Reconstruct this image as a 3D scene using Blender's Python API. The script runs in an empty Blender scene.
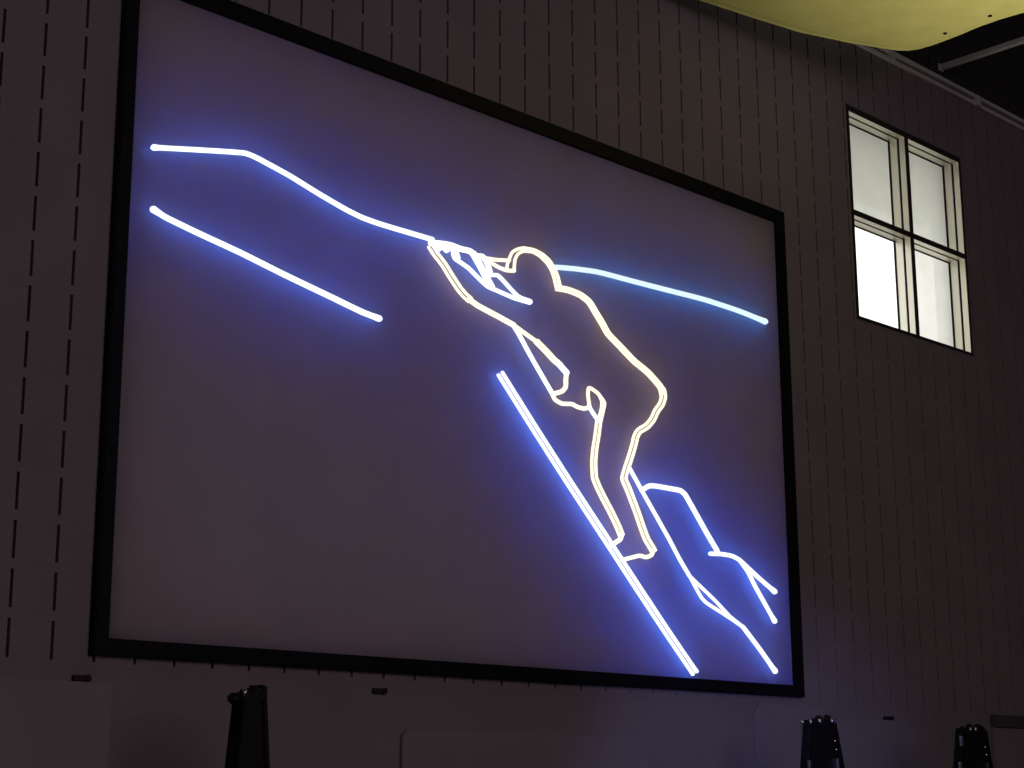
import bpy, bmesh, math, random
from mathutils import Vector, Matrix

# ---------------------------------------------------------------- camera, world, lights
SC = bpy.context.scene
COL = SC.collection
S = 0.2032                                   # one slot spacing of the block wall, metres
FPX, YAW, PITCH, ROLL = 1732.35, 0.78736875, 0.233417528, -0.004394204
CAM = Vector((-3.600, -6.50516, 1.49174))
_cy, _sy, _cp, _sp = math.cos(YAW), math.sin(YAW), math.cos(PITCH), math.sin(PITCH)
FWD = Vector((_sy*_cp, _cy*_cp, _sp))
_r0 = Vector((_cy, -_sy, 0)); _u0 = _r0.cross(FWD)
RIGHT = _r0*math.cos(ROLL) + _u0*math.sin(ROLL)
UP = _u0*math.cos(ROLL) - _r0*math.sin(ROLL)
cd = bpy.data.cameras.new('camera'); cam = bpy.data.objects.new('camera', cd); COL.objects.link(cam)
cd.sensor_width = 36; cd.lens = FPX*36/1024; cd.clip_start = .05; cd.clip_end = 200
M4 = Matrix((RIGHT, UP, -FWD)).transposed().to_4x4(); M4.translation = CAM
cam.matrix_world = M4
SC.camera = cam

SC.view_settings.view_transform = 'Standard'; SC.view_settings.look = 'None'
SC.view_settings.gamma = 1; SC.view_settings.use_curve_mapping = False
SC.view_settings.exposure = 0

W = bpy.data.worlds.new('world'); SC.world = W; W.use_nodes = True
W.node_tree.nodes['Background'].inputs[0].default_value = (1.0, 1.0, .97, 1)   # overcast sky outside
W.node_tree.nodes['Background'].inputs[1].default_value = 1.7

def area(name, loc, target, size, power, col, sy=None, spread=180):
    l = bpy.data.lights.new(name, 'AREA'); l.energy = power; l.color = col
    l.shape = 'RECTANGLE'; l.size = size; l.size_y = sy or size; l.spread = math.radians(spread)
    o = bpy.data.objects.new(name, l); COL.objects.link(o); o.location = loc
    o.rotation_euler = (Vector(target)-Vector(loc)).to_track_quat('-Z', 'Y').to_euler()
    return o
area('hall_daylight', (0.0, -12.0, 4.6), (4.2, 0, 3.6), 8.0, 275, (1.0, .80, .97), 4.0)
area('ceiling_panel_fill', (6.5, -2.9, .5), (5.7, -2.5, 6.4), .9, 29, (1.0, .97, .88), .9, 50)  # unseen lamp near the floor, added to brighten the yellow ceiling panel
def spot(name, loc, target, angle, power, col):
    l = bpy.data.lights.new(name, 'SPOT'); l.energy = power; l.color = col
    l.spot_size = math.radians(angle); l.spot_blend = 1; l.shadow_soft_size = .05
    o = bpy.data.objects.new(name, l); COL.objects.link(o); o.location = loc
    o.rotation_euler = (Vector(target)-Vector(loc)).to_track_quat('-Z', 'Y').to_euler()
spot('blue_wall_fill', (-3.8, -6.7, 1.75), (5.0, 0, 1.66), 13, 1800, (.30, .32, 1.0))  # unseen spot added for the blue glow on the wall under the screen

# ---------------------------------------------------------------- projecting helpers
def ray(px, py): return FWD + RIGHT*((px-512)/FPX) + UP*((384-py)/FPX)
def on_y(px, py, y=0.0):
    d = ray(px, py); return CAM + d*((y-CAM.y)/d.y)
def on_z(px, py, z):
    d = ray(px, py); return CAM + d*((z-CAM.z)/d.z)

# ---------------------------------------------------------------- materials
def principled(name, col, rough=.6, metal=0.0, spec=.5):
    m = bpy.data.materials.new(name); m.use_nodes = True
    b = m.node_tree.nodes['Principled BSDF']
    b.inputs['Base Color'].default_value = (*col, 1); b.inputs['Roughness'].default_value = rough
    b.inputs['Metallic'].default_value = metal; b.inputs['Specular IOR Level'].default_value = spec
    return m
def noisy(m, scale, c1, c2, bump=0.0, detail=4, bscale=None):
    nt = m.node_tree; b = nt.nodes['Principled BSDF']
    tc = nt.nodes.new('ShaderNodeTexCoord')
    n = nt.nodes.new('ShaderNodeTexNoise'); n.inputs['Scale'].default_value = scale; n.inputs['Detail'].default_value = detail
    r = nt.nodes.new('ShaderNodeValToRGB'); r.color_ramp.elements[0].position = .3; r.color_ramp.elements[1].position = .7
    r.color_ramp.elements[0].color = (*c1, 1); r.color_ramp.elements[1].color = (*c2, 1)
    nt.links.new(tc.outputs['Object'], n.inputs['Vector']); nt.links.new(n.outputs['Fac'], r.inputs['Fac'])
    nt.links.new(r.outputs['Color'], b.inputs['Base Color'])
    if bump:
        n2 = nt.nodes.new('ShaderNodeTexNoise'); n2.inputs['Scale'].default_value = bscale or scale*8; n2.inputs['Detail'].default_value = 3
        nt.links.new(tc.outputs['Object'], n2.inputs['Vector'])
        bp = nt.nodes.new('ShaderNodeBump'); bp.inputs['Strength'].default_value = bump; bp.inputs['Distance'].default_value = .004
        nt.links.new(n2.outputs['Fac'], bp.inputs['Height']); nt.links.new(bp.outputs['Normal'], b.inputs['Normal'])
    return m
def emitter(name, col, strength=1.0):
    m = bpy.data.materials.new(name); m.use_nodes = True; nt = m.node_tree
    nt.nodes.remove(nt.nodes['Principled BSDF'])
    e = nt.nodes.new('ShaderNodeEmission'); e.inputs[0].default_value = (*col, 1); e.inputs[1].default_value = strength
    nt.links.new(e.outputs[0], nt.nodes['Material Output'].inputs[0])
    return m

def block_material():
    m = principled('painted_block', (.12, .105, .1), .75, 0, .25)
    nt = m.node_tree; b = nt.nodes['Principled BSDF']; L = nt.links.new
    tc = nt.nodes.new('ShaderNodeTexCoord')
    sep = nt.nodes.new('ShaderNodeSeparateXYZ'); L(tc.outputs['Object'], sep.inputs[0])
    comb = nt.nodes.new('ShaderNodeCombineXYZ'); L(sep.outputs['X'], comb.inputs['X']); L(sep.outputs['Z'], comb.inputs['Y'])
    mp = nt.nodes.new('ShaderNodeMapping'); mp.inputs['Location'].default_value = (S*.5, -2.052+S*.1, 0)
    L(comb.outputs[0], mp.inputs['Vector'])
    br = nt.nodes.new('ShaderNodeTexBrick'); br.offset = .5; br.inputs['Scale'].default_value = 1
    br.inputs['Brick Width'].default_value = 2*S; br.inputs['Row Height'].default_value = S
    br.inputs['Mortar Size'].default_value = .003; br.inputs['Mortar Smooth'].default_value = .6
    br.inputs['Color1'].default_value = (1, 1, 1, 1); br.inputs['Color2'].default_value = (.97, .97, .97, 1)
    br.inputs['Mortar'].default_value = (.93, .93, .93, 1)
    L(mp.outputs[0], br.inputs['Vector'])
    n = nt.nodes.new('ShaderNodeTexNoise'); n.inputs['Scale'].default_value = 2.2; n.inputs['Detail'].default_value = 5
    L(tc.outputs['Object'], n.inputs['Vector'])
    r = nt.nodes.new('ShaderNodeValToRGB'); r.color_ramp.elements[0].position = .25; r.color_ramp.elements[1].position = .75
    r.color_ramp.elements[0].color = (.136, .117, .113, 1); r.color_ramp.elements[1].color = (.162, .140, .133, 1)
    L(n.outputs['Fac'], r.inputs['Fac'])
    mx = nt.nodes.new('ShaderNodeMix'); mx.data_type = 'RGBA'; mx.blend_type = 'MULTIPLY'; mx.inputs['Factor'].default_value = 1
    L(r.outputs['Color'], mx.inputs['A']); L(br.outputs['Color'], mx.inputs['B'])
    # above the cable rail the blocks are near black
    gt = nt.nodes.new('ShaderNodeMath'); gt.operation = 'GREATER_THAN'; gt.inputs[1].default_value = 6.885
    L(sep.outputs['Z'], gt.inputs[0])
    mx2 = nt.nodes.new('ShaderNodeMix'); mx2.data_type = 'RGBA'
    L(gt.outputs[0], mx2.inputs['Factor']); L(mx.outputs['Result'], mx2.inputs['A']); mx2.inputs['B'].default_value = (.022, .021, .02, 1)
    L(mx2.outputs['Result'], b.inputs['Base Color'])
    n2 = nt.nodes.new('ShaderNodeTexNoise'); n2.inputs['Scale'].default_value = 70; n2.inputs['Detail'].default_value = 3
    L(tc.outputs['Object'], n2.inputs['Vector'])
    ad = nt.nodes.new('ShaderNodeMath'); ad.operation = 'MULTIPLY_ADD'; ad.inputs[1].default_value = .35
    L(n2.outputs['Fac'], ad.inputs[0])
    inv = nt.nodes.new('ShaderNodeMath'); inv.operation = 'SUBTRACT'; inv.inputs[0].default_value = 1; L(br.outputs['Fac'], inv.inputs[1])
    L(inv.outputs[0], ad.inputs[2])
    bp = nt.nodes.new('ShaderNodeBump'); bp.inputs['Strength'].default_value = .25; bp.inputs['Distance'].default_value = .002
    L(ad.outputs[0], bp.inputs['Height']); L(bp.outputs['Normal'], b.inputs['Normal'])
    return m
MAT = {
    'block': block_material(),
    'floor': noisy(principled('gym_floor', (.16, .11, .07), .4), 1.5, (.14, .09, .06), (.19, .13, .09)),
    'yard': noisy(principled('yard_paving', (.3, .29, .27), .9), .5, (.26, .25, .23), (.33, .32, .3)),
    'ceiling': noisy(principled('dark_ceiling', (.03, .03, .03), .9), 2, (.025, .025, .025), (.035, .033, .03)),
    'side': noisy(principled('side_wall_paint', (.12, .1, .1), .8), 2, (.11, .1, .095), (.13, .115, .11)),
    'fabric': noisy(principled('screen_fabric', (.28, .25, .3), .75, 0, .2), 3, (.25, .222, .27), (.268, .238, .288), .12, 3, 220),
    'rail': noisy(principled('black_frame', (.004, .004, .006), .5, 0, .1), 20, (.003, .003, .004), (.006, .006, .008)),
    'metal': principled('champagne_metal', (.82, .79, .67), .42, .75),
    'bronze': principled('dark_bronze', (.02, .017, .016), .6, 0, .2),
    'gasket': principled('black_gasket', (.006, .006, .006), .7, 0, .2),
    'cloud': noisy(principled('yellow_fabric', (.5, .45, .13), .9, 0, .1), 5, (.47, .43, .125), (.54, .49, .15), .5, 4, 120),
    'grey': noisy(principled('grey_metal', (.4, .38, .33), .5, .3), 6, (.52, .5, .45), (.62, .6, .54)),
    'bolt': principled('dark_bolt', (.01, .01, .01), .5, .5),
    'black': noisy(principled('black_plastic', (.003, .003, .003), .6, 0, .2), 15, (.002, .002, .0025), (.004, .004, .004)),
    'chrome': principled('chrome', (.8, .8, .85), .22, 1.0),
    'pad': noisy(principled('wall_panel_laminate', (.12, .11, .11), .6, 0, .4), 2, (.145, .128, .126), (.165, .146, .144)),
    'dark': principled('dark_fitting', (.012, .01, .012), .6, 0, .2),
    'strip': principled('dark_strip', (.05, .042, .045), .8, 0, .2),
    'white_face': emitter('laser_white', (1.25, 1.3, 1.5)),
    'cyan_face': emitter('laser_pale_cyan', (.80, .98, 1.05)),
    'warm_face': emitter('laser_warm_white', (1.3, 1.18, .90)),
    'blue_back': emitter('laser_blue_spill', (.4, 2.2, 18.5)),
    'teal_back': emitter('laser_teal_spill', (.1, 2.8, 14)),
    'soft_blue_back': emitter('laser_soft_blue_spill', (.5, 1.6, 9)),
    'warm_back': emitter('laser_warm_spill', (1.8, 1.4, .85)),
}
_b = MAT['fabric'].node_tree.nodes['Principled BSDF']         # translucent fabric: light spreads sideways inside it
_b.subsurface_method = 'BURLEY'
_b.inputs['Subsurface Weight'].default_value = 1.0
_b.inputs['Subsurface Radius'].default_value = (.8, .9, 1.9)
_b.inputs['Subsurface Scale'].default_value = 1.0
def pane_material(name, col, clear, seed):
    m = bpy.data.materials.new(name); m.use_nodes = True; nt = m.node_tree; L = nt.links.new
    nt.nodes.remove(nt.nodes['Principled BSDF'])
    tc = nt.nodes.new('ShaderNodeTexCoord')
    mp = nt.nodes.new('ShaderNodeMapping'); mp.inputs['Location'].default_value = (seed, seed*.7, 0)
    L(tc.outputs['Object'], mp.inputs[0])
    n = nt.nodes.new('ShaderNodeTexNoise'); n.inputs['Scale'].default_value = 5; n.inputs['Detail'].default_value = 4; L(mp.outputs[0], n.inputs['Vector'])
    r = nt.nodes.new('ShaderNodeValToRGB'); r.color_ramp.elements[0].position = .3; r.color_ramp.elements[1].position = .7
    r.color_ramp.elements[0].color = (*[c*.92 for c in col], 1); r.color_ramp.elements[1].color = (*col, 1)
    L(n.outputs['Fac'], r.inputs['Fac'])
    t = nt.nodes.new('ShaderNodeBsdfTranslucent'); L(r.outputs['Color'], t.inputs['Color'])
    tr = nt.nodes.new('ShaderNodeBsdfTransparent'); tr.inputs[0].default_value = (.97, .97, .97, 1)
    mx = nt.nodes.new('ShaderNodeMixShader'); mx.inputs[0].default_value = clear
    L(t.outputs[0], mx.inputs[1]); L(tr.outputs[0], mx.inputs[2])
    L(mx.outputs[0], nt.nodes['Material Output'].inputs[0])
    return m

# ---------------------------------------------------------------- mesh helpers
def obj(name, bm, mats, parent=None, smooth=False, loc=None):
    me = bpy.data.meshes.new(name)
    bmesh.ops.recalc_face_normals(bm, faces=bm.faces)
    bm.to_mesh(me); bm.free()
    for m in (mats if isinstance(mats, (list, tuple)) else [mats]): me.materials.append(MAT[m] if isinstance(m, str) else m)
    if smooth:
        for p in me.polygons: p.use_smooth = True
    o = bpy.data.objects.new(name, me); COL.objects.link(o)
    if loc: o.location = loc
    if parent: o.parent = parent
    return o
def tag(o, label=None, cat=None, group=None, kind=None):
    if label: o['label'] = label
    if cat: o['category'] = cat
    if group: o['group'] = group
    if kind: o['kind'] = kind
    return o
def empty(name, loc, label=None, cat=None, group=None, kind=None):
    o = bpy.data.objects.new(name, None); COL.objects.link(o); o.location = loc; o.empty_display_size = .2
    return tag(o, label, cat, group, kind)
def box(bm, a, b, bevel=0.0, mat=0, seg=2):
    a, b = [min(p, q) for p, q in zip(a, b)], [max(p, q) for p, q in zip(a, b)]
    t = bmesh.new()
    bmesh.ops.create_cube(t, size=1)
    for v in t.verts: v.co = Vector([(a[i]+b[i])/2 + v.co[i]*(b[i]-a[i]) for i in range(3)])
    if bevel: bmesh.ops.bevel(t, geom=t.edges[:], offset=bevel, segments=seg, affect='EDGES', profile=.5)
    for f in t.faces: f.material_index = mat
    me = bpy.data.meshes.new('tmp'); t.to_mesh(me); t.free(); bm.from_mesh(me); bpy.data.meshes.remove(me)
def cyl(bm, p, q, r, seg=16, bevel=0.0, r2=None):
    p, q = Vector(p), Vector(q); d = q-p
    t = bmesh.new()
    bmesh.ops.create_cone(t, cap_ends=True, segments=seg, radius1=r, radius2=r if r2 is None else r2, depth=d.length)
    if bevel:
        es = [e for e in t.edges if abs(e.verts[0].co.z-e.verts[1].co.z) < 1e-6]
        bmesh.ops.bevel(t, geom=es, offset=bevel, segments=2, affect='EDGES')
    mt = d.to_track_quat('Z', 'Y').to_matrix().to_4x4(); mt.translation = (p+q)/2
    t.transform(mt)
    me = bpy.data.meshes.new('tmp'); t.to_mesh(me); t.free(); bm.from_mesh(me); bpy.data.meshes.remove(me)
def quad(bm, pts, mat=0):
    f = bm.faces.new([bm.verts.new(p) for p in pts]); f.material_index = mat; return f
def prism_xz(bm, poly, y0, y1, bevel=0.0):
    """polygon in x,z extruded from y0 to y1"""
    t = bmesh.new()
    f = t.faces.new([t.verts.new((x, y0, z)) for x, z in poly])
    e = bmesh.ops.extrude_face_region(t, geom=[f])
    for v in [g for g in e['geom'] if isinstance(g, bmesh.types.BMVert)]: v.co.y = y1
    bmesh.ops.recalc_face_normals(t, faces=t.faces)
    if bevel: bmesh.ops.bevel(t, geom=[e for e in t.edges if abs(e.verts[0].co.y-e.verts[1].co.y) < 1e-7], offset=bevel, segments=2, affect='EDGES')
    me = bpy.data.meshes.new('tmp'); t.to_mesh(me); t.free(); bm.from_mesh(me); bpy.data.meshes.remove(me)
def round_rect(x0, x1, z0, z1, tl=0, tr=0, n=6):
    P = [(x0, z0), (x1, z0)]
    for k in range(n+1) if tr else [0]:
        a = math.pi/2*k/n; P.append((x1-tr+tr*math.cos(a), z1-tr+tr*math.sin(a)))
    if not tr: P[-1] = (x1, z1)
    if tl:
        for k in range(n+1):
            a = math.pi/2 + math.pi/2*k/n; P.append((x0+tl+tl*math.cos(a), z1-tl+tl*math.sin(a)))
    else: P.append((x0, z1))
    return P

# ---------------------------------------------------------------- the room
X0, X1, YB, ZC = -6.0, 11.2, -13.0, 8.9
WX0, WX1, WZ0, WZ1 = 6.326, 7.868, 4.718, 6.304           # rough opening of the window
WALL_T = .28
def front_wall():
    bm = bmesh.new()
    SW, SH, SD = .0145, S*.79, .035
    def slotted(x0, x1, z0, z1, sx, sz0, sz1):
        a, b = sx-SW/2, sx+SW/2
        a, b = max(a, x0+.001), min(b, x1-.001)
        sz0, sz1 = max(sz0, z0+.012), min(sz1, z1-.012)
        if b-a < .008 or sz1-sz0 < .03:
            quad(bm, [(x0, 0, z0), (x1, 0, z0), (x1, 0, z1), (x0, 0, z1)]); return
        o = [(x0, 0, z0), (x1, 0, z0), (x1, 0, z1), (x0, 0, z1)]
        i = [(a, 0, sz0), (b, 0, sz0), (b, 0, sz1), (a, 0, sz1)]
        k = [(p[0], SD, p[2]) for p in i]
        ov, iv, kv = [[bm.verts.new(p) for p in q] for q in (o, i, k)]
        for j in range(4):
            l = (j+1) % 4
            bm.faces.new([ov[j], ov[l], iv[l], iv[j]]); bm.faces.new([iv[j], iv[l], kv[l], kv[j]])
        bm.faces.new(kv)
    u0, u1 = int(round(X0/S)), int(round(X1/S))
    n_rows = int((ZC-2.052)/S)+1
    for u in range(u0, u1):
        for v in range(n_rows):
            x0, x1 = (u-.5)*S, (u+.5)*S; z0, z1 = 2.052+(v-.1)*S, 2.052+(v+.9)*S
            if u == u0: x0 = X0
            if u == u1-1: x1 = X1
            if v == n_rows-1: z1 = ZC
            sx, s0, s1 = u*S, 2.052+v*S, 2.052+v*S+SH
            if x1 <= WX0 or x0 >= WX1 or z1 <= WZ0 or z0 >= WZ1:
                slotted(x0, x1, z0, z1, sx, s0, s1); continue
            if x0 < WX0: slotted(x0, WX0, z0, z1, sx, s0, s1)
            if x1 > WX1: slotted(WX1, x1, z0, z1, sx, s0, s1)
            a, b = max(x0, WX0), min(x1, WX1)
            if z0 < WZ0: slotted(a, b, z0, WZ0, sx, s0, s1)
            if z1 > WZ1: slotted(a, b, WZ1, z1, sx, s0, s1)
    zb = 2.052-.1*S
    quad(bm, [(X0, 0, 0), (X1, 0, 0), (X1, 0, zb), (X0, 0, zb)])
    # sides of the window opening and the outer leaf
    T = WALL_T
    for a, b in (((WX0, WZ0), (WX1, WZ0)), ((WX1, WZ0), (WX1, WZ1)), ((WX1, WZ1), (WX0, WZ1)), ((WX0, WZ1), (WX0, WZ0))):
        quad(bm, [(a[0], 0, a[1]), (b[0], 0, b[1]), (b[0], T, b[1]), (a[0], T, a[1])])
    for x0, x1, z0, z1 in ((X0, WX0, 0, ZC), (WX1, X1, 0, ZC), (WX0, WX1, 0, WZ0), (WX0, WX1, WZ1, ZC)):
        quad(bm, [(x0, T, z0), (x1, T, z0), (x1, T, z1), (x0, T, z1)])
    for z in (0, ZC): quad(bm, [(X0, 0, z), (X1, 0, z), (X1, T, z), (X0, T, z)])
    for x in (X0, X1): quad(bm, [(x, 0, 0), (x, T, 0), (x, T, ZC), (x, 0, ZC)])
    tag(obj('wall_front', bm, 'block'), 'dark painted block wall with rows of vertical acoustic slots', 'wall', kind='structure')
front_wall()
def slab(name, a, b, m, label, cat):
    bm = bmesh.new(); box(bm, a, b); return tag(obj(name, bm, m), label, cat, kind='structure')
slab('floor', (X0, YB, -.2), (X1, 0, 0), 'floor', 'gym floor below the picture', 'floor')
slab('ceiling', (X0-.2, YB-.2, ZC), (X1+.2, WALL_T, ZC+.2), 'ceiling', 'dark ceiling high above the screen', 'ceiling')
slab('wall_left', (X0-.2, YB, 0), (X0, WALL_T, ZC), 'side', 'dark side wall left of the picture', 'wall')
slab('wall_right', (X1, YB, 0), (X1+.2, WALL_T, ZC), 'side', 'dark side wall right of the picture', 'wall')
slab('wall_back', (X0, YB-.2, 0), (X1, YB, ZC), 'side', 'dark wall behind the camera', 'wall')
slab('shade_slab_1', (WX0-1.5, WALL_T, WZ1+.1), (WX1+1.5, WALL_T+1.0, WZ1+.28), 'grey', 'unseen slab added outside above the window to shade its upper panes', 'shade_slab')  # unseen slab, added so the upper panes darken towards the top

slab('ground', (-30, WALL_T, -.4), (45, 50, -.2), 'yard', 'ground outside the window', 'ground')

# ---------------------------------------------------------------- the window
win = empty('window_1', ((WX0+WX1)/2, 0, WZ0), 'small four-pane window high on the block wall right of the screen', 'window', kind='structure')
MX, MZ = 7.104, 5.497                                   # centre of the mullion and of the transom
LIGHTS = [(6.352, MX-.022, MZ+.02, 6.262), (MX+.022, 7.846, MZ+.02, 6.262),
          (6.352, MX-.022, 4.735, MZ-.02), (MX+.022, 7.846, 4.735, MZ-.02)]
O = win.location
def ring(bm, x0, x1, z0, z1, ox0, ox1, oz0, oz1, y0, y1):
    """a rectangular frame: opening x0..z1 inside outline ox0..oz1"""
    box(bm, (ox0, y0, oz0), (x0, y1, oz1)); box(bm, (x1, y0, oz0), (ox1, y1, oz1))
    box(bm, (x0, y0, oz0), (x1, y1, z0)); box(bm, (x0, y0, z1), (x1, y1, oz1))
def rel(bm):
    for v in bm.verts: v.co -= O
    return bm
bm = bmesh.new()
box(bm, (WX0, -.006, WZ0), (6.352, .04, WZ1)); box(bm, (7.846, -.006, WZ0), (WX1, .04, WZ1))
box(bm, (6.352, -.006, 6.262), (7.846, .04, WZ1)); box(bm, (6.352, -.006, WZ0), (7.846, .04, 4.735))
obj('window_frame', rel(bm), 'metal', win)
bm = bmesh.new()
box(bm, (MX-.022, -.006, 4.735), (MX+.022, .04, 6.262)); obj('mullion', rel(bm), 'metal', win)
bm = bmesh.new()
box(bm, (6.352, -.006, MZ-.02), (MX-.022, .04, MZ+.02)); box(bm, (MX+.022, -.006, MZ-.02), (7.846, .04, MZ+.02))
obj('transom', rel(bm), 'metal', win)
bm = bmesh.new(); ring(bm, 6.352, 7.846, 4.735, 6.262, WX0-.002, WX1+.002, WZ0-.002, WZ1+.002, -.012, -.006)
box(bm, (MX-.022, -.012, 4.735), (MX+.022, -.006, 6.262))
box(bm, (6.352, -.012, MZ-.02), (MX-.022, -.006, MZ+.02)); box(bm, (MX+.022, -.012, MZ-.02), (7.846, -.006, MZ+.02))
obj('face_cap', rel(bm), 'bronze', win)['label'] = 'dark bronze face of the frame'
PANES = [((.70, .71, .64), .04), ((.76, .77, .70), .04), ((.9, .9, .9), .85), ((.93, .93, .87), .08)]
for i, (x0, x1, z0, z1) in enumerate(LIGHTS):
    ox0, ox1 = (WX0, MX) if i % 2 == 0 else (MX, WX1)
    oz0, oz1 = (MZ, WZ1) if i < 2 else (WZ0, MZ)
    bm = bmesh.new(); ring(bm, x0-.010, x1+.010, z0-.010, z1+.010, ox0, ox1, oz0, oz1, .04, .060); obj('shadow_gap', rel(bm), 'gasket', win)
    bm = bmesh.new(); ring(bm, x0, x1, z0, z1, ox0, ox1, oz0, oz1, .060, .120); sash = obj('sash', rel(bm), 'metal', win)
    bm = bmesh.new(); ring(bm, x0+.004, x1-.004, z0+.004, z1-.004, ox0, ox1, oz0, oz1, .120, .136); g = obj('gasket', rel(bm), 'gasket', sash)
    bm = bmesh.new(); box(bm, (x0-.004, .1365, z0-.004), (x1+.004, .1365, z1+.004))
    bm.free(); bm = bmesh.new(); quad(bm, [(x0-.008, .1368, z0-.008), (x1+.008, .1368, z0-.008), (x1+.008, .1368, z1+.008), (x0-.008, .1368, z1+.008)])
    col, clear = PANES[i]
    p = obj('pane', rel(bm), pane_material('window_pane', col, clear, i*3.1), sash)
    if i == 2: p['label'] = 'clear pane showing bare white sky'

# ---------------------------------------------------------------- the framed screen
FX0, FX1, FZ0, FZ1 = .374, 5.466, 2.081, 5.272
IX0, IX1, IZ0, IZ1 = .447, 5.358, 2.153, 5.178
scr = empty('projection_screen', ((FX0+FX1)/2, 0, FZ0), 'huge wall-mounted screen of pale fabric in a black frame', 'screen')
O = scr.location
bm = bmesh.new(); box(bm, (IX0-.03, -.035, IZ0-.03), (IX1+.03, -.02, IZ1+.03)); obj('screen_fabric', rel(bm), 'fabric', scr)
FD = -.05
def mitre(a, b, c, d):
    """one rail as a mitred trapezoid in x,z, extruded in y, with an inner chamfer"""
    bm = bmesh.new(); prism_xz(bm, [a, b, c, d], FD, -.002, .006); obj('frame_rail', rel(bm), 'rail', scr)
mitre((FX0, FZ0), (FX1, FZ0), (IX1, IZ0), (IX0, IZ0)); mitre((FX0, FZ1), (IX0, IZ1), (IX1, IZ1), (FX1, FZ1))
mitre((FX0, FZ0), (IX0, IZ0), (IX0, IZ1), (FX0, FZ1)); mitre((FX1, FZ0), (FX1, FZ1), (IX1, IZ1), (IX1, IZ0))

# ---------------------------------------------------------------- glowing drawing
YL = -.062                                            # depth of the glowing strips, just in front of the fabric
HD = .006
def smooth_path(P, n=5):
    if len(P) < 3: 
        return [(P[0][0]+(P[-1][0]-P[0][0])*k/8, P[0][1]+(P[-1][1]-P[0][1])*k/8) for k in range(9)]
    Q = [(2*P[0][0]-P[1][0], 2*P[0][1]-P[1][1])] + list(P) + [(2*P[-1][0]-P[-2][0], 2*P[-1][1]-P[-2][1])]
    out = []
    for i in range(1, len(Q)-2):
        p0, p1, p2, p3 = Q[i-1:i+3]
        for k in range(n):
            t = k/n
            # centripetal-ish: damped tangents keep corners crisp
            m1 = [(p2[j]-p0[j])*.32 for j in (0, 1)]; m2 = [(p3[j]-p1[j])*.32 for j in (0, 1)]
            l12 = math.hypot(p2[0]-p1[0], p2[1]-p1[1])
            def clampv(m):
                l = math.hypot(*m); s = min(1, l12*.6/l) if l > 1e-6 else 1; return (m[0]*s, m[1]*s)
            m1, m2 = clampv(m1), clampv(m2)
            h00, h10, h01, h11 = 2*t**3-3*t**2+1, t**3-2*t**2+t, -2*t**3+3*t**2, t**3-t**2
            out.append(tuple(h00*p1[j]+h10*m1[j]+h01*p2[j]+h11*m2[j] for j in (0, 1)))
    out.append(tuple(P[-1])); return out
def offset_path(P, d):
    out = []
    for i in range(len(P)):
        a, b = P[max(i-1, 0)], P[min(i+1, len(P)-1)]
        tx, ty = b[0]-a[0], b[1]-a[1]; l = math.hypot(tx, ty) or 1
        out.append((P[i][0]-ty/l*d, P[i][1]+tx/l*d))
    return out
def strip(bm, P, w, y=YL, bulb=(0, 0)):
    """half-round glowing strip along a path; w = width as seen in the photograph"""
    secs = []
    n = len(P)
    for i in range(n):
        a, b = P[max(i-1, 0)], P[min(i+1, n-1)]
        tx, ty = b[0]-a[0], b[1]-a[1]; l = math.hypot(tx, ty) or 1
        secs.append((P[i], (tx/l, ty/l), w/2))
    def cap(sec, sgn, bw):
        p, t, h = sec; h2 = h*(1+bw); L = []
        for k in range(1, 6):
            a = math.pi/2*k/5*.98; L.append(((p[0]+sgn*t[0]*h2*math.sin(a), p[1]+sgn*t[1]*h2*math.sin(a)), t, h2*math.cos(a)))
        if bw:
            pre = [((p[0]-sgn*t[0]*h2*q, p[1]-sgn*t[1]*h2*q), t, h+(h2-h)*(1-q/2.2)) for q in (1.6, .8, 0)]
            return pre, L
        return [], L
    pre0, c0 = cap(secs[0], -1, bulb[0]); pre1, c1 = cap(secs[-1], 1, bulb[1])
    body = secs[1:-1] if n > 2 else []
    if not pre0: body = [secs[0]] + body
    if not pre1: body = body + [secs[-1]]
    if pre0:
        d = math.dist(pre0[0][0], secs[0][0]); body = [s for s in body if math.dist(s[0], secs[0][0]) > d]
    if pre1:
        d = math.dist(pre1[0][0], secs[-1][0]); body = [s for s in body if math.dist(s[0], secs[-1][0]) > d]
    allsec = c0[::-1] + pre0[::-1] + body + pre1 + c1
    rings = []
    for p, t, h in allsec:
        nx, ny = -t[1], t[0]
        A = on_y(p[0]-nx*h, p[1]-ny*h, y); B = on_y(p[0]+nx*h, p[1]+ny*h, y); C = (A+B)/2; D = (B-A)/2
        f = min(1, h/(w*.35))
        rings.append([bm.verts.new(C + D*math.cos(a) + Vector((0, -HD*f*math.sin(a), 0))) for a in [math.pi*k/4 for k in range(8)]])
    for r1, r2 in zip(rings, rings[1:]):
        for k in range(8):
            fc = bm.faces.new([r1[k], r1[(k+1) % 8], r2[(k+1) % 8], r2[k]]); fc.material_index = 1 if k in (5, 6) else 0; fc.smooth = True
    for r in (rings[0], rings[-1]): bm.faces.new(r)
def draw(name, strokes, mats, parent=None, label=None, cat=None, group=None):
    """strokes: (points, width, offsets, bulbs)"""
    bm = bmesh.new()
    for st in strokes:
        P, w = st[0], st[1]; offs = st[2] if len(st) > 2 else (0,); bulb = st[3] if len(st) > 3 else (0, 0)
        Q = smooth_path(P)
        for d in offs: strip(bm, offset_path(Q, d) if d else Q, w, bulb=bulb)
    c = sum((v.co for v in bm.verts), Vector())/len(bm.verts)
    if parent: c = parent.location.copy()
    for v in bm.verts: v.co -= c
    o = obj(name, bm, mats, parent); 
    if not parent: o.location = c
    return tag(o, label, cat, group)
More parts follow.
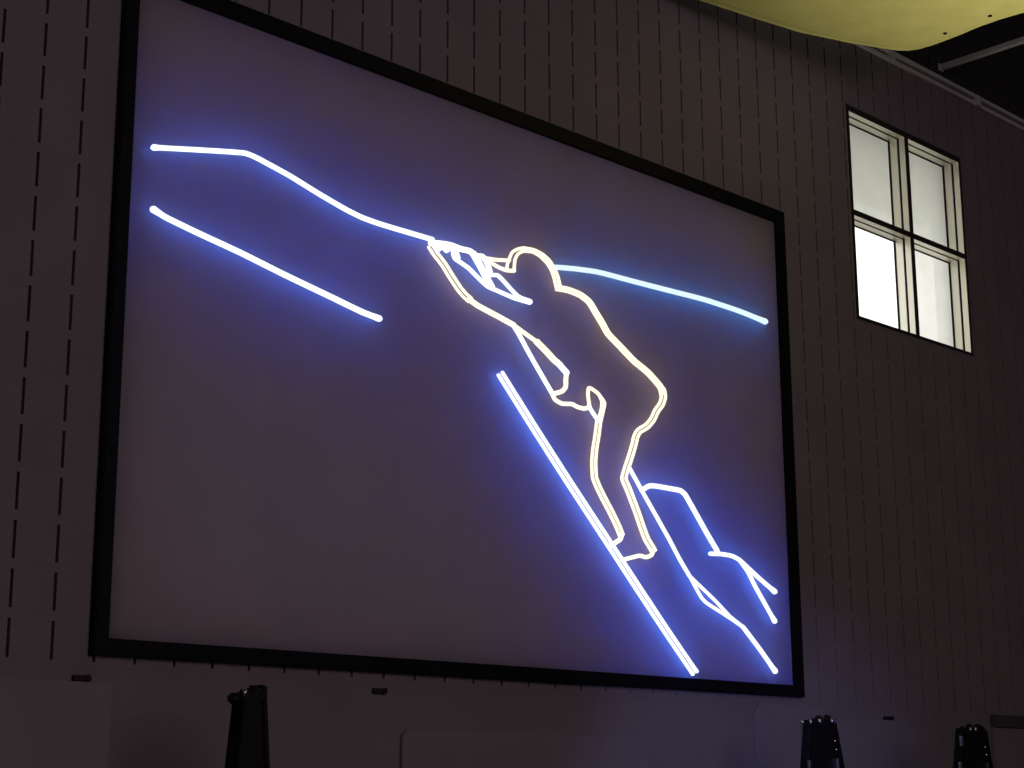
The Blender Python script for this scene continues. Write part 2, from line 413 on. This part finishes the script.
BLUE, TEAL, WARM, SOFT = ['white_face', 'blue_back'], ['cyan_face', 'teal_back'], ['warm_face', 'warm_back'], ['white_face', 'soft_blue_back']
GLINE = 'glowing lines drawn across the screen'
draw('light_line', [([(154, 147.5), (200, 150), (244, 153), (256, 157.5), (290, 176), (320, 194.5), (345, 209), (362, 217.5), (380, 224), (405, 231.5), (432, 239.5)], 5.3, (0,), (.25, 0))],
     BLUE, label='long bent blue-white light line from upper left of screen to the hands', cat='light line', group=GLINE)
draw('light_line', [([(153.5, 209.5), (166, 217.5), (200, 234), (240, 252.5), (285, 275), (330, 296.5), (362, 312), (379, 318.5)], 6.0, (0,), (.25, .1))],
     BLUE, label='short slanting blue-white light line alone at left of the screen', cat='light line', group=GLINE)
draw('light_line', [([(555.5, 267.2), (575, 268.8), (598.6, 272.2), (634, 281.5), (669, 290.5), (704, 299.5), (739, 311), (765, 321.5)], 5.2, (0,), (0, .2))],
     TEAL, label='pale cyan curved light line right of the drawn head', cat='light line', group=GLINE)
draw('light_line', [([(500.5, 374), (533, 426), (567.5, 480), (610, 545), (636, 585), (667, 632), (694.5, 672.5)], 3.8, (-2.35, 2.35), (0, .1))],
     BLUE, label='long double slanting light line under the crouching figure down to bottom rail', cat='light line', group=GLINE)
seat = empty('light_drawing', on_y(700, 560, YL), 'blue-white angular light outline at lower right corner of the screen', 'light drawing')
draw('long_stroke', [([(629.5, 468), (641.5, 490), (655, 514), (669, 539), (679.5, 559), (689.5, 576)], 4.0)], BLUE, seat)
draw('leaf_stroke', [([(689.5, 576), (701, 597), (706, 602.5), (719, 611), (731, 618.8), (743, 627)], 3.5),
                     ([(689.5, 576), (702, 588), (716, 601.5), (729.5, 616), (743, 627)], 3.4)], BLUE, seat)
draw('tail_stroke', [([(743, 627), (760, 649.5), (775, 671)], 4.5, (0,), (0, .3))], BLUE, seat)
draw('upper_stroke', [([(642, 490), (649, 486), (655, 486), (664, 487.5), (680, 490.5), (685, 494.5), (695, 512), (707, 533.5), (717, 550.5)], 5.0)], BLUE, seat)
draw('fork_stroke', [([(710.5, 553.7), (721, 554), (732, 556), (739.5, 560), (748, 568), (760, 579), (774.5, 591.5)], 4.4, (0,), (0, .3)),
                     ([(739.5, 560), (748, 572), (755, 586), (765, 604), (774.5, 621)], 4.2, (0,), (0, .3))], BLUE, seat)

fig = empty('light_drawing', on_y(570, 400, YL), 'warm white light outline of a crouching person reaching forward, centre of screen', 'light drawing')
DBL = (-2.0, 2.0)
draw('helmet_outline', [
    ([(506.5, 270), (507.5, 264), (509.8, 257.5), (512.5, 252), (518, 249), (524, 248), (533.7, 249.8), (542.5, 254.2), (549.3, 260.4), (554.2, 268.2), (557.6, 276), (560.3, 286.8)], 3.3),
    ([(514, 270.6), (515, 259.6), (518, 254), (523.5, 251.2), (532.7, 252), (540.2, 256.4), (546.6, 262.6), (551, 269.4), (554, 277.5), (556.5, 288)], 3.3),
    ([(488, 261), (498.6, 267.2), (506.4, 270.3), (514, 270.8)], 3.9),
    ([(480, 257), (494.6, 259.6), (509, 260.5)], 3.8)], WARM, fig)
draw('back_outline', [([(557, 288), (568, 290), (580, 294.8), (589, 301.8), (595, 311.5), (602, 323), (608, 333.7), (619.7, 346), (633.7, 360.7), (647.8, 372.4), (659, 385), (663.3, 392)], 3.1, (-1.7, 1.7))], WARM, fig)
draw('rear_leg_outline', [([(662, 389.5), (663.4, 397), (661.4, 404), (656.5, 411), (652.5, 419.5), (647, 426), (639.3, 430.8), (636, 436), (633.8, 445), (631, 454.7), (628.4, 462.5), (625.5, 471.3),
                           (623.9, 478.8), (628, 488.6), (632.5, 500.3), (637.2, 513), (642, 527), (646.5, 539), (651, 546.5), (653.5, 551)], 3.2, (-2.1, 2.1)),
                          ([(653.5, 550), (651.5, 555), (646, 557.2), (639.8, 555.6), (633, 557.2), (622, 560)], 4.2)], WARM, fig)
draw('front_leg_outline', [([(599, 419), (597, 435), (594.8, 448.8), (593.8, 460), (594, 471), (594.6, 478), (598.6, 488), (604, 499), (611.4, 513), (617.9, 526.6), (621.2, 535)], 3.1, DBL),
                           ([(621.8, 534.5), (620, 539.5), (611, 545.2)], 4.8)], WARM, fig)
draw('pocket_outline', [([(552, 393.5), (555, 399.5), (562, 403.6), (571.8, 404), (577.6, 407), (584.5, 408.6), (589.5, 407)], 4.3),
                        ([(589.5, 406.5), (588, 395), (588.6, 388), (592, 389), (598.5, 394), (601.8, 401), (601.6, 408.4), (599, 418)], 3.7),
                        ([(598, 393.5), (603, 400), (604.6, 404), (603.2, 411), (601, 420)], 3.4)], WARM, fig)
draw('front_arm_outline', [([(430.5, 246), (435.6, 254), (443.4, 264), (451.2, 276.6), (459, 288.4), (464.5, 295), (470, 300)], 3.1, (-2.2, 2.2)),
                           ([(468.5, 298.8), (477.8, 305.6), (498, 316.4), (513.5, 325)], 3.2, (-1.2, 1.2)),
                           ([(513.5, 325), (526.9, 334.8), (537.6, 342.4)], 4.3),
                           ([(536.5, 341.5), (546.4, 351.6), (554.2, 360), (560, 365)], 2.9, (-1.7, 1.7)),
                           ([(566.3, 374), (565.8, 380), (565.6, 387), (562, 391.3), (553, 394)], 4.8)], WARM, fig)
draw('elbow_stroke', [([(557, 362), (566.5, 372.5)], 6.2),
                      ([(512.5, 324), (519, 334.5), (528.8, 352.7), (538, 369), (552.5, 394)], 4.6)], SOFT, fig)['label'] = 'white strokes with a blue glow'
draw('hip_link_stroke', [([(588.8, 406.5), (596, 417.5), (600, 421)], 4.2)], SOFT, fig)
draw('hand_outline', [([(431, 243), (439.5, 243.4), (450, 245), (461, 249), (470, 251.2), (475, 256)], 6.0),
                      ([(434, 246), (438, 250), (442, 246.5), (446.5, 251), (450, 247.5)], 4.4),
                      ([(452.5, 249), (454.5, 258), (460.8, 262.6), (468.6, 268.2), (478.4, 278), (487, 286), (497, 290.6), (514, 298), (529, 302.4)], 4.4),
                      ([(456, 249), (459, 258)], 3.0),
                      ([(473.5, 254), (479.5, 264.5), (486, 277), (491.5, 287)], 7.0),
                      ([(477, 256), (482.5, 256.5), (487, 263), (490, 271.5)], 5.4),
                      ([(486, 275.5), (492, 275), (497.8, 275.4), (502.6, 280), (511.4, 289.7), (518, 296.2), (529, 302)], 4.2),
                      ([(517, 297.6), (529.5, 301.8)], 6.0)], SOFT, fig)

# ---------------------------------------------------------------- yellow-green ceiling cloud
HZ = 6.42
edge_px = [(640, -22), (670, -10), (700, 0.5), (750, 17), (800, 32.5), (850, 43), (880, 48), (897, 50.5), (908, 50.8), (920, 49), (935, 44.5), (960, 35), (980, 26.5), (1000, 19.5), (1024, 12.5), (1060, 1)]
edge = [on_z(x, y, HZ) for x, y in edge_px]
poly = [(p.x, p.y) for p in edge]
last, first = poly[-1], poly[0]
poly += [(last[0]-.05, last[1]-1.2), (last[0]-.5, last[1]-1.9), (first[0]+1.0, last[1]-2.0), (first[0]-.3, last[1]-1.6), (first[0]-.7, first[1]-1.4), (first[0]-.5, first[1]-.5)]
cx, cyy = sum(p[0] for p in poly)/len(poly), sum(p[1] for p in poly)/len(poly)
cloud = empty('ceiling_cloud', (cx, cyy, HZ), 'rounded yellow-green fabric ceiling panel hanging at the top right', 'ceiling panel')
bm = bmesh.new()
levels = [(.972, .004), (1, 0), (1.0, .05), (.985, .065)]
loops = [[bm.verts.new(((x-cx)*s, (y-cyy)*s, z)) for x, y in poly] for s, z in levels]
n = len(poly)
for a, b in zip(loops, loops[1:]):
    for k in range(n): bm.faces.new([a[k], a[(k+1) % n], b[(k+1) % n], b[k]])
inner = [loops[0]]
for s, z in ((.93, -.004), (.7, -.012), (.4, -.018)):
    inner.append([bm.verts.new(((x-cx)*s, (y-cyy)*s, z)) for x, y in poly])
for a, b in zip(inner, inner[1:]):
    for k in range(n): bm.faces.new([a[k], a[(k+1) % n], b[(k+1) % n], b[k]])
bm.faces.new(inner[-1]); bm.faces.new(loops[-1])
obj('fabric_panel', bm, 'cloud', cloud)
for px, py in ((945, 33), (990, 15.5)):
    p = on_z(px, py, HZ-.006) - cloud.location
    bm = bmesh.new(); cyl(bm, p+Vector((0, 0, -.008)), p+Vector((0, 0, .012)), .014, 12, .003); obj('bolt', bm, 'bolt', cloud)
for k in (3, 10, 16, 19):
    x, y = (poly[k][0]-cx)*.8, (poly[k][1]-cyy)*.8
    bm = bmesh.new(); cyl(bm, (x, y, .06), (x, y, ZC-HZ), .003, 6); obj('hanger_wire', bm, 'grey', cloud)

# ---------------------------------------------------------------- rails and strut under the ceiling
rail = empty('cable_rail', (5.0, 0, 6.86), 'double grey rail running along the wall above the window', 'rail')
bm = bmesh.new(); box(bm, (-3, -.045, .012), (6.1, -.002, .042), .004); obj('upper_channel', bm, 'grey', rail)
bm = bmesh.new(); box(bm, (-3, -.03, -.042), (6.1, -.002, -.012), .004); obj('lower_channel', bm, 'grey', rail)
for px, py in ((888, 58), (974, 101)):
    x = on_y(px, py).x - 5.0
    bm = bmesh.new(); box(bm, (x-.03, -.047, -.043), (x+.03, -.002, .043), .003); obj('coupling', bm, 'grey', rail)
a = on_y(941, 67.5, -.01); b = on_z(1024, 39.5, a.z)
d = (b-a).normalized()
st = empty('ceiling_strut', (a.x, a.y, a.z), 'pale straight strut sticking out from the wall at the upper right', 'strut')
bm = bmesh.new(); e = -4.0; box(bm, (-.022, e, -.02), (.022, 0, .02), .003)
obj('channel', bm, 'grey', st)
bm = bmesh.new(); box(bm, (-.03, -.004, -.028), (.03, .009, .028), .002); obj('end_plate', bm, 'grey', st)

# ---------------------------------------------------------------- panels and hooks on the lower wall
def panel(x0, x1, z0, z1, label, tl=0, tr=0, t=.02, poly=None):
    o = empty('wall_panel', ((x0+x1)/2, 0, z0), label, 'wall panel', 'flat panels on the lower wall')
    bm = bmesh.new(); prism_xz(bm, poly or round_rect(x0, x1, z0, z1, tl, tr), -t, -.001, .004)
    for v in bm.verts: v.co -= o.location
    obj('panel_board', bm, 'pad', o); return o
panel(-3.2, .492, .25, 1.967, 'wide flat panel on the lower wall at the far left, beyond the stands', 0, .012)
panel(2.14, 3.978, .25, 1.81, 'low panel with a rounded corner under the middle of the screen', .05, .06)
panel(4.988, 5.70, .25, 2.035, 'panel with a clipped corner under the right end of the screen',
      poly=[(4.988, .25), (5.70, .25), (5.70, 2.035), (5.035, 2.035), (4.988, 1.974)])
panel(5.80, 6.705, .25, 1.968, 'paler rounded panel on the wall between the two right stands', .05, .09, .03)
p5 = panel(7.77, 9.6, .25, 1.955, 'panel with a dark top strip at the lower right edge', 0, 0, .03)
bm = bmesh.new(); box(bm, (7.77, -.05, 1.955), (9.6, -.001, 2.043), .005)
for v in bm.verts: v.co -= p5.location
obj('top_strip', bm, 'strip', p5)['label'] = 'dark top strip'
def hook(x, z, w, label):
    o = empty('wall_latch', (x, 0, z), label, 'latch', 'small dark latches on the lower wall')
    bm = bmesh.new(); box(bm, (-w/2, -.022, -.014), (w/2, -.001, .012), .005); obj('latch_plate', bm, 'dark', o)
    bm = bmesh.new(); cyl(bm, (w*.28, -.03, 0), (w*.28, -.02, 0), .016, 12, .004); obj('latch_knob', bm, 'dark', o)
hook(.345, 1.982, .085, 'small dark latch near the lower left corner of the screen')
hook(1.997, 1.992, .085, 'small dark latch on bare wall under the screen, right of the left stand')
hook(6.445, 1.982, .10, 'small dark latch on top of the pale panel between the right stands')

# ---------------------------------------------------------------- black tapered stands
def stand(label, y, topL, topR, botL, botR, knobs, chips, side_chips, plates):
    """top and bottom corners taken at the height where each is seen, tapering on down to the floor"""
    D = .08
    tl, bl = [on_y(*p, y+D) for p in (topL, botL)]; tr, br = [on_y(*p, y) for p in (topR, botR)]
    zt = min(tl.z, tr.z); zb = (bl.z+br.z)/2
    def atz(p, q, z):
        k = (z-q.z)/(p.z-q.z); return q.x+(p.x-q.x)*k
    x0f, x1f = atz(tl, bl, 0), atz(tr, br, 0)
    mid = (x0f+x1f)/2
    o = empty('tapered_stand', (mid, y, 0), label, 'stand', 'black tapered stands in front of the wall')
    def Lx(z): return atz(tl, bl, z)-mid
    def Rx(z): return atz(tr, br, z)-mid
    bm = bmesh.new()
    prism_xz(bm, [(Lx(.05), .05), (Rx(.05), .05), (Rx(zt), tr.z), (Lx(zt), tl.z)], 0, D, .012)
    obj('body', bm, 'black', o)
    bm = bmesh.new(); box(bm, (Lx(0)-.01, -.03, 0), (Rx(0)+.01, D+.03, .05), .01); obj('foot', bm, 'black', o)
    for a in (Lx, Rx):
        s = 1 if a is Lx else -1
        bm = bmesh.new()
        prism_xz(bm, [(a(.05), .05), (a(.05)+s*.022, .05), (a(zt)+s*.022, zt-.01), (a(zt), zt-.01)], -.014, .002, .004)
        obj('edge_rail', bm, 'black', o)
    for px, py, wpx in knobs:
        p = on_y(px, py, y+D*.5); r = wpx*.0068/2
        bm = bmesh.new(); cyl(bm, (p.x-mid, D*.5, zt-.03), (p.x-mid, D*.5, p.z), r, 14, r*.35); obj('knob', bm, 'black', o, True)
    for px, py in chips:
        p = on_y(px, py, y-.02)
        bm = bmesh.new(); cyl(bm, (p.x-mid, -.012, p.z-.022), (p.x-mid, -.012, p.z+.004), .009, 10, .003); obj('cap_pin', bm, 'chrome', o, True)
    for px, py in side_chips:
        p = on_y(px, py, y-.014)
        bm = bmesh.new(); cyl(bm, (p.x-mid, -.021, p.z), (p.x-mid, -.013, p.z), .007, 10, .002); obj('rivet', bm, 'chrome', o, True)
    for px, py, wp, hp in plates:
        p = on_y(px, py, y-.016)
        bm = bmesh.new(); box(bm, (p.x-mid-wp*.0036, -.018, p.z-hp*.0028), (p.x-mid+wp*.0036, -.0, p.z+hp*.0028), .004); obj('latch_plate', bm, 'chrome', o)
    return o
stand('black tapered stand with a knobbed top, below the left half of the screen', -.8, (231, 697), (265.5, 690), (222.7, 768), (268.7, 768),
      [(234.5, 693, 8), (245, 689.5, 9), (254, 685.5, 9), (261.5, 685, 7)], [(246, 690)], [], [])
stand('black tapered stand with chrome pins, below the right end of the screen', -.8, (802, 720), (834.5, 719.5), (798.8, 768), (843.5, 768),
      [(812, 718.5, 6), (818.5, 715.5, 7), (827, 715, 6.5)], [(803.5, 720.5), (811.8, 720), (821, 719.5), (833, 719.5)],
      [(834.8, 741), (836, 749.5)], [(838.6, 764, 2, 12), (810.5, 764, 2, 8)])
stand('black tapered stand with chrome pins, nearest the lower right corner', -.8, (954.4, 728), (985, 726), (952, 768), (991.6, 768),
      [(962, 726.5, 6), (969, 724, 6.5), (977.5, 724, 6.5)], [(971.5, 728), (976.5, 728)],
      [(984.8, 747), (986, 754.5)], [(962.7, 741, 3.4, 11), (961.5, 766, 3, 8), (988, 766, 3, 8)])
